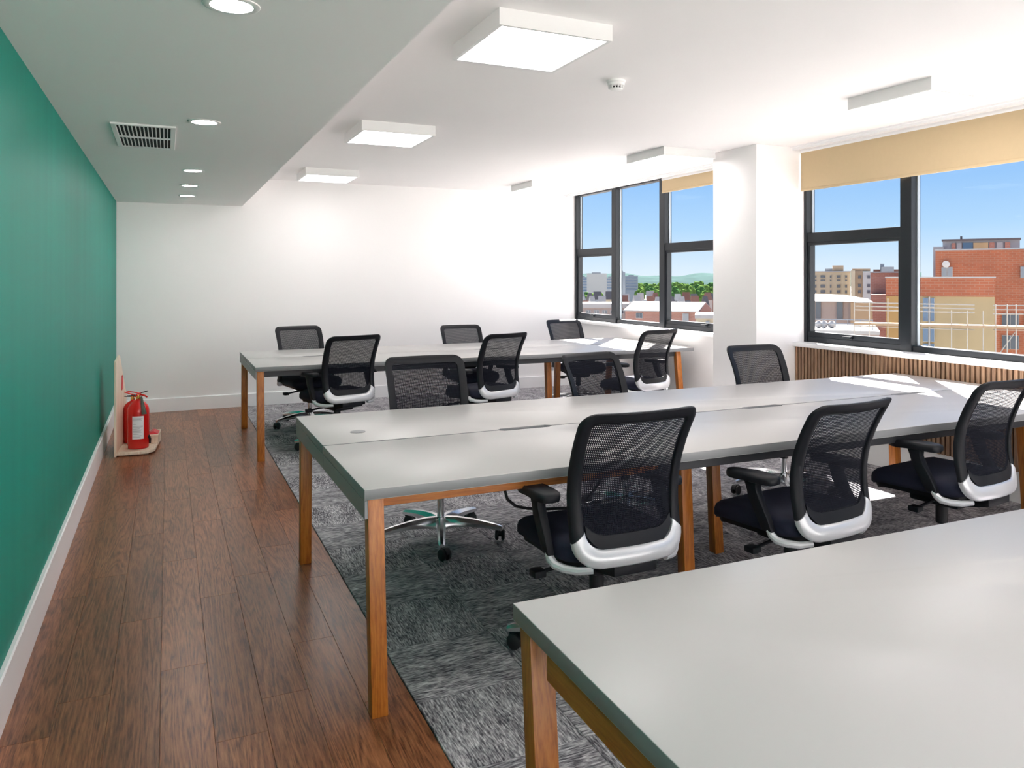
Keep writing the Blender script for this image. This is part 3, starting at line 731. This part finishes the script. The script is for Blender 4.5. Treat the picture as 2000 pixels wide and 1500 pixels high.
struct(obj('ground_outside', MB().add([(-3000, -3000, G), (3500, -3000, G), (3500, 3500, G), (-3000, 3500, G)], [(0, 1, 2, 3)]), B['ground']), 'open ground of the town below the windows')

class Bld:
    """a building whose front stands square to the view; coordinates are given as pixels at its front depth and turned into metres"""
    def __init__(s, name, label, cat, d, px0, px1, group=None):
        s.d = d; s.k = d / F_PX; s.px = (px0 + px1) / 2; s.th = math.atan((s.px - CX) / F_PX); s.kx = s.k * math.cos(s.th)
        p = spot(s.px, HY, d); s.t = thing(name, label, cat, (p.x, p.y, G), -YAW - s.th, group)
    def X(s, px): return (px - s.px) * s.kx
    def Z(s, py): return EYE - (py - HY) * s.k - G
    def box(s, nm, px0, px1, py0, py1, y0, y1, mat, parent=None, bevel=0):
        zb = 0 if py1 is None else s.Z(py1)
        return obj(nm, MB().box(s.X(px0), s.X(px1), y0, y1, zb, s.Z(py0)), mat, parent or s.t, bevel)
    def win(s, px0, px1, py0, py1, y=0, mat=None, frame=True, bars=1):
        w = s.box('window', px0, px1, py0, py1, y - .10, y + .02, B['frame'] if frame else B['win'])
        g = (px1 - px0) / (bars * 1.0); e = min(.6, g * .14)
        if frame:
            for i in range(bars): s.box('pane', px0 + i * g + e, px0 + (i + 1) * g - e, py0 + e, py1 - e, y - .13, y - .101, mat or B['win'], w)
        return w
# tall brick block
b = Bld('brick_tower_block', 'tall red brick block at the right edge of the near window', 'building', 62, 1821, 2120)
b.box('wall', 1821, 2120, 487, None, 0, 16, B['brick']); b.box('parapet', 1820, 2122, 484.5, 487.5, -.15, 16.2, B['grey'])
b.win(1834, 1857, 521, 541, bars=2, mat=B['greyblue']); b.win(1993, 2020, 521, 543, bars=2, mat=B['greyblue']); b.win(1957, 1990, 612, 640, bars=2); b.win(1957, 1990, 655, 682, bars=2); b.win(2000, 2030, 612, 640, bars=2)
lmp = MB().lathe([(.0, -.25), (.28, -.22), (.28, 0)], 14, (b.X(1843.5), 0, b.Z(515)), 'y'); obj('wall_lamp', lmp, B['frame'], b.t)
b = Bld('rooftop_storey', 'pale set-back roof storey with mast above the tall brick block', 'building', 82, 1825, 1990)
b.box('wall', 1840, 1990, 470, None, 0, 8, B['greyblue']); b.box('roof', 1838, 1992, 466.5, 470, -.4, 8.4, B['roof_d']); b.box('side_wing', 1821, 1842, 481, None, -.5, 6, B['grey'])
for (a, c, mt) in ((1858, 1866, B['brick_pink']), (1868, 1878, B['grey']), (1880, 1900, B['winblue']), (1901, 1930, B['tan']), (1932, 1942, B['brick_pink']), (1946, 1958, B['grey']), (1962, 1972, B['brick_pink'])): b.box('panel', a, c, 474, 486, -.12, .02, mt)
obj('mast', MB().tube([(b.X(1876.5), 2, b.Z(467)), (b.X(1876.5), 2, b.Z(459))], .12, 6), B['roof_d'], b.t)
# middle block with ochre wall
b = Bld('ochre_stair_block', 'brick-topped ochre block wrapped by scaffolding outside the near window', 'building', 50, 1727, 1941)
b.box('wall', 1728, 1940, 579, None, .12, 9, B['tan']); b.box('brick_band', 1727, 1941, 543, 579, 0, 9.1, B['brick']); b.box('coping', 1726, 1942, 540.5, 543, -.08, 9.2, B['white'])
b.box('pilaster', 1728, 1760, 579, None, -.05, .13, B['ochre'])
for y0, y1 in ((582, 600), (603, 628), (642, 668), (672, 700)):
    b.win(1802, 1813, y0, y1, .1, B['winblue']); b.win(1817, 1825, y0, y1, .1, B['winblue'])
b.box('mullion_strip', 1813.5, 1816.5, 580, None, -.02, .13, B['white'])
# pink block behind
b = Bld('pink_brick_house', 'pinkish brick building behind the ochre block', 'building', 85, 1700, 1760)
b.box('wall', 1700, 1775, 533, None, 0, 12, B['brick_pink']); b.box('roof', 1699, 1776, 530.5, 533, -.2, 12, B['grey']); b.box('lower_wing', 1702, 1740, 574, None, -4, 0, B['brick_pink'])
b = Bld('grey_plant_house', 'grey rooftop plant room behind the pinkish brick building', 'building', 118, 1715, 1757)
b.box('wall', 1721, 1746, 521, None, 0, 8, B['grey']); b.box('stack', 1719, 1727, 515, None, 1, 4, B['greyblue']); b.box('wing', 1705, 1775, 526, None, 2, 10, B['roof_r'])
# cream flats
b = Bld('cream_apartment_block', 'cream apartment block with rows of dark windows', 'building', 120, 1575, 1661)
b.box('wall', 1560, 1661, 531, None, 0, 14, B['cream']); b.box('parapet', 1559, 1662, 529.5, 531.5, -.2, 14.2, B['white']); b.box('lift_house', 1626, 1648, 518, 530, 3, 9, B['sand']); b.box('roof_room', 1611, 1626, 524, 530, 4, 9, B['grey'])
for y0, y1 in ((538, 542.5), (545.5, 549), (556, 562), (567, 573)):
    for x0, x1 in ((1566, 1570), (1580, 1583), (1591, 1594.5), (1602.5, 1611.5), (1621, 1624), (1634, 1641.5), (1650.5, 1654)): b.win(x0, x1, y0, y1, frame=False)
b = Bld('sand_apartment_wing', 'sand and white wing at the right of the cream apartments', 'building', 112, 1661, 1700)
b.box('wall', 1663, 1685, 529, None, 0, 6, B['sand']); b.box('pale_bay', 1685, 1701, 531, None, -.4, 6, B['white']); b.box('pier', 1662, 1670, 528, None, -.5, .2, B['cream'])
b.box('roof_storey', 1664, 1700, 524.5, 529.5, 2, 6, B['sand'])
for y0, y1 in ((538, 544), (555, 561), (567, 573)):
    b.win(1676, 1681, y0, y1, frame=False); b.win(1694, 1699, y0, y1, -.4, frame=False)
# low mauve hall
b = Bld('mauve_hall', 'low mauve building with white roof and tall dark windows', 'building', 66, 1560, 1702)
b.box('wall', 1555, 1702, 588, None, 0, 10, B['mauve'])
rf = MB().hexa([(b.X(1553), -.4, b.Z(588)), (b.X(1704), -.4, b.Z(589)), (b.X(1704), 10, b.Z(589)), (b.X(1553), 10, b.Z(588)), (b.X(1553), 2.5, b.Z(577)), (b.X(1650), 2.5, b.Z(579)), (b.X(1650), 8, b.Z(579)), (b.X(1553), 8, b.Z(577))])
obj('roof', rf, B['white'], b.t)
b.win(1593, 1603, 589, 625, frame=False); b.win(1634, 1646, 590, 623, frame=False); b.box('brick_bay', 1661, 1703, 590, None, -.25, .1, B['sand'])
# flat roofs in front
b = Bld('flat_roof_terrace', 'pale flat roof terrace with railing below the near window', 'building', 52, 1560, 1722)
b.box('wall', 1550, 1716, 652, None, 0, 7, B['mauve']); b.box('roof_edge', 1549, 1717, 645, 652, -.2, 7, B['white'])
rl = MB()
for z in (625, 633): rl.tube([(b.X(1584), .5, b.Z(z)), (b.X(1704), .5, b.Z(z))], .03, 6)
obj('rail', rl, B['greyblue'], b.t)
for k in range(6): obj('rail_post', MB().tube([(b.X(1584 + 24 * k), .5, b.Z(646)), (b.X(1584 + 24 * k), .5, b.Z(624))], .03, 6), B['greyblue'], b.t)
for px in (1597, 1608, 1624): obj('roof_cowl', MB().lathe([(.05, 0), (.22, .05), (.28, .3), (.12, .5)], 12, (b.X(px), 2.2, b.Z(645))), B['white'], b.t, smooth=True)
# scaffolding
b = Bld('scaffolding', 'tube scaffolding with timber boards around the ochre block', 'scaffold', 47, 1660, 2010)
y_s = -.3
for py in (592.5, 600, 607.5, 640): obj('ledger', MB().tube([(b.X(1662), y_s, b.Z(py)), (b.X(1902), y_s, b.Z(py + 2))], .035, 6), B['scaf'], b.t)
for py in (595, 603, 611, 641): obj('ledger', MB().tube([(b.X(1936), y_s, b.Z(py)), (b.X(2020), y_s, b.Z(py - 1))], .035, 6), B['scaf'], b.t)
for x0, x1 in ((1662, 1800), (1800, 1936), (1936, 2020)): obj('walk_board', MB().box(b.X(x0), b.X(x1) - .03, y_s - .3, y_s + .9, b.Z(638), b.Z(633)), B['board'], b.t)
for x0, x1 in ((1662, 1936), (1936, 2020)): obj('lower_board', MB().box(b.X(x0), b.X(x1) - .03, y_s - .3, y_s + .9, b.Z(699), b.Z(694)), B['board'], b.t)
for px, p0 in ((1662, 590), (1694, 590), (1732, 584), (1775, 588), (1858, 606), (1888, 606), (1918, 606), (1941, 592), (1962, 592), (1978, 592), (1995, 590), (2012, 590)):
    obj('standard', MB().tube([(b.X(px), y_s - .05, 0), (b.X(px), y_s - .05, b.Z(p0))], .035, 6), B['scaf'], b.t)
obj('brace', MB().tube([(b.X(1945), y_s, b.Z(690)), (b.X(1976), y_s, b.Z(645))], .03, 6), B['scaf'], b.t)

# far window: towers, trees, roofs, brick shed
def tower(px0, px1, top, d, mt, label, rows=0, cols=0):
    b = Bld('office_tower', label, 'building', d, px0, px1)
    b.box('wall', px0, px1, top, None, 0, (px1 - px0) * b.k * .8, mt)
    b.box('roof_plant', px0 + (px1 - px0) * .25, px0 + (px1 - px0) * .7, top - 2, top, 1, 8, B['grey'])
    for r_ in range(rows):
        y0 = top + 3 + r_ * 5.5; b.box('window_band', px0 + 1.5, px1 - 1.5, y0, y0 + 2, -.15, .05, B['winblue'])
tower(1146, 1185, 534, 430, B['white'], 'white office slab in the leftmost bay of the far window', 0)
tower(1126, 1149, 541, 470, B['greyblue'], 'glassy office block left of the white slab', 5)
tower(1182, 1206, 542, 480, B['grey'], 'grey block right of the white office slab', 4)
tower(1207, 1221, 531, 450, B['grey'], 'slim grey tower left in the middle bay of the far window', 0)
tower(1221, 1246, 539, 440, B['greyblue'], 'grey-blue slab beside the slim grey tower', 5)
# ridge
hm = []
for i in range(61):
    px = 1020 + i * 13; base = spot(px, HY, 2200); tp = 537 + 3.2 * math.sin(i * .37) + 1.5 * math.sin(i * 1.13) - 3.0 * (i / 60)
    back = spot(px, HY, 2700)
    hm.append([(base.x, base.y, G), (spot(px, 549, 2250).x, spot(px, 549, 2250).y, spot(px, 549, 2250).z), tuple(spot(px, tp, 2450)), tuple(spot(px, tp + 3, 2600)), (back.x, back.y, G)])
tag(obj('wooded_ridge', MB().loft(hm, True, True), B['hill'], smooth=True), 'low wooded ridge along the horizon', 'hill')
# trees
def crown_mesh(name, seed, mat):
    rd = random.Random(seed); bm = bmesh.new()
    for k in range(9):
        a = rd.random() * 6.28; q = rd.random() ** .5 * .55; z = .55 + rd.random() * .5; s = .32 + rd.random() * .22
        bmesh.ops.create_icosphere(bm, subdivisions=2, radius=s, matrix=Matrix.Translation((q * math.cos(a), q * math.sin(a), z)))
    for v_ in bm.verts: v_.co += Vector((rd.uniform(-1, 1), rd.uniform(-1, 1), rd.uniform(-1, 1))) * .05
    me = bpy.data.meshes.new(name); bm.to_mesh(me); bm.free(); me.materials.append(mat); return me
crowns = [crown_mesh('crown', 1, B['leaf1']), crown_mesh('crown', 2, B['leaf2']), crown_mesh('crown', 3, B['leaf1'])]
trunk_me = mesh('trunk', MB().lathe([(.07, 0), (.045, .6)], 8), B['trunk'])
tr = random.Random(11)
ORD = ['first', 'second', 'third', 'fourth', 'fifth', 'sixth', 'seventh', 'eighth', 'ninth', 'tenth', 'eleventh', 'twelfth', 'thirteenth', 'fourteenth', 'fifteenth']
for d, top, n, size, px0, px1, where in ((640, 553, 12, 5.6, 1240, 1420, 'farthest row of the park'), (520, 558, 12, 4.8, 1246, 1430, 'middle row of the park'), (410, 565, 11, 4.0, 1246, 1420, 'nearest row of the park'),
                                         (385, 572, 4, 3.4, 1132, 1176, 'clump below the white office slab'), (600, 548, 4, 5.5, 1786, 1830, 'gap beside the tall brick block')):
    for i in range(n):
        px = px0 + (px1 - px0) * (i + .3 + tr.random() * .4) / n; p = spot(px, HY, d + (22 if i % 2 else -22) + tr.uniform(-5, 5)); s = size * tr.uniform(.85, 1.15)
        zt = spot(px, top + tr.uniform(-3, 3), d).z
        t = thing('broadleaf_tree', 'green broadleaf tree, %s from the left in the %s' % (ORD[i], where), 'tree', (p.x, p.y, G), tr.random() * 6, 'trees beyond the town roofs')
        c = link('crown', crowns[i % 3], t, (0, 0, zt - G - s * 1.35 * 1.5)); c.scale = (s, s, s * 1.5)
        k = link('trunk', trunk_me, t); k.scale = (s, s, (zt - G - s * .8) / .6)
# small houses
hr = random.Random(5)
wallm = [B['brick_pink'], B['mauve'], B['cream'], B['grey'], B['brick']]
def house_meshes(wm, rm):
    a = mesh('wall', MB().box(-.5, .5, -.5, .5, 0, 1), wm)
    r_ = MB().add([(-.55, -.56, 1), (.55, -.56, 1), (.55, .56, 1), (-.55, .56, 1), (-.55, 0, 1.55), (.55, 0, 1.55)], [(0, 1, 5, 4), (2, 3, 4, 5), (0, 4, 3), (1, 2, 5), (3, 2, 1, 0)])
    return a, mesh('roof', r_, rm)
kinds = [house_meshes(w_, r_) for w_ in wallm for r_ in (B['roof_d'], B['roof_r'], B['white'])]
colour = ['pink brick', 'mauve', 'cream', 'grey', 'red brick']; roofc = ['dark', 'red', 'white']
for d, top, n, px0, px1, where in ((300, 571, 15, 1126, 1410, 'back row'), (235, 579, 13, 1120, 1420, 'middle row'), (180, 588, 10, 1130, 1425, 'front row')):
    for i in range(n):
        px = px0 + (px1 - px0) * (i + hr.uniform(.1, .6)) / n; dd = d + hr.uniform(-15, 15); p = spot(px, HY, dd)
        z = spot(px, top + hr.uniform(-3, 3), dd).z - G; w_ = hr.uniform(11, 17) * d / F_PX
        q = hr.randrange(len(kinds)); t = thing('town_house', '%s house with %s roof, %s from left in %s of town' % (colour[q // 3], roofc[q % 3], ORD[i], where), 'house', (p.x, p.y, G), hr.uniform(-.6, .6), 'small houses of the town')
        a = link('wall', kinds[q][0], t); r_ = link('roof', kinds[q][1], t); hh = z * .82
        for o_ in (a,): o_.scale = (w_, w_ * .7, hh)
        r_.scale = (w_, w_ * .7, z * .18 / .55); r_.location = (0, 0, hh - r_.scale[2])
# brick shed with pale gable roof
b = Bld('brick_shed', 'brick shed with pale pitched roof through the far window', 'building', 92, 1240, 1400)
b.t.rotation_euler.z = -YAW - R(24)
b.box('wall', 1215, 1364, 609, None, 0, 7, B['brick_pink'])
xa, xb = b.X(1213), b.X(1366); ze, zr = b.Z(609), b.Z(591)
obj('roof', MB().add([(xa, -.3, ze), (xb, -.3, ze), (xb, 7.3, ze), (xa, 7.3, ze), (xa, 3.5, zr), (xb, 3.5, zr), (xa, -.3, ze + .12), (xb, -.3, ze + .12)], [(0, 1, 7, 6), (6, 7, 5, 4), (2, 3, 4, 5), (0, 6, 4, 3), (1, 2, 5, 7), (3, 2, 1, 0)]), B['white'], b.t)
obj('gable', MB().add([(xb - .2, 0, ze), (xb - .2, 7, ze), (xb - .2, 3.5, zr - .1), (xb + .03, 0, ze), (xb + .03, 7, ze), (xb + .03, 3.5, zr - .1)], [(2, 1, 0), (3, 4, 5), (0, 1, 4, 3), (1, 2, 5, 4), (2, 0, 3, 5)]), B['brick_pink'], b.t)
b.win(1238, 1252, 612, 623, bars=2); b.win(1300, 1316, 626, 640, bars=2); b.win(1334, 1346, 612, 632, mat=B['grey'])
b = Bld('white_flat_store', 'small white flat-roofed building in front of the brick shed', 'building', 74, 1358, 1410)
b.box('wall', 1359, 1420, 622, None, 0, 6, B['cream']); b.box('roof_edge', 1357, 1422, 615, 622, -.2, 6.2, B['white']); b.win(1378, 1386, 627, 636, mat=B['grey'])
b = Bld('long_flat_roof', 'long pale flat-roofed block low in the far window', 'building', 125, 1110, 1245)
b.box('wall', 1090, 1285, 601, None, 0, 10, B['mauve']); b.box('roof_edge', 1088, 1287, 593, 601, -.3, 10.3, B['white']); b.box('vent_stack', 1228, 1238, 590, None, -1.5, -.2, B['white'])
for i in range(7): b.win(1128 + i * 16, 1138 + i * 16, 606, 613, bars=2)

# unseen white block added behind the viewer to bounce sunlight into the room
b = thing('added_bounce_block', 'large white unseen block added behind the viewer to reflect sunlight', 'building', (0, -70, G))
obj('wall', MB().box(-60, 70, -15, 0, 0, 42), plain('white_render', (.78, .77, .75), .9, var=.05, scale=.1), b)
for i in range(14):
    for j in range(6): obj('window', MB().box(-56 + i * 9, -53 + i * 9, -.1, .05, 4 + j * 6.2, 6.2 + j * 6.2), B['win'], b)
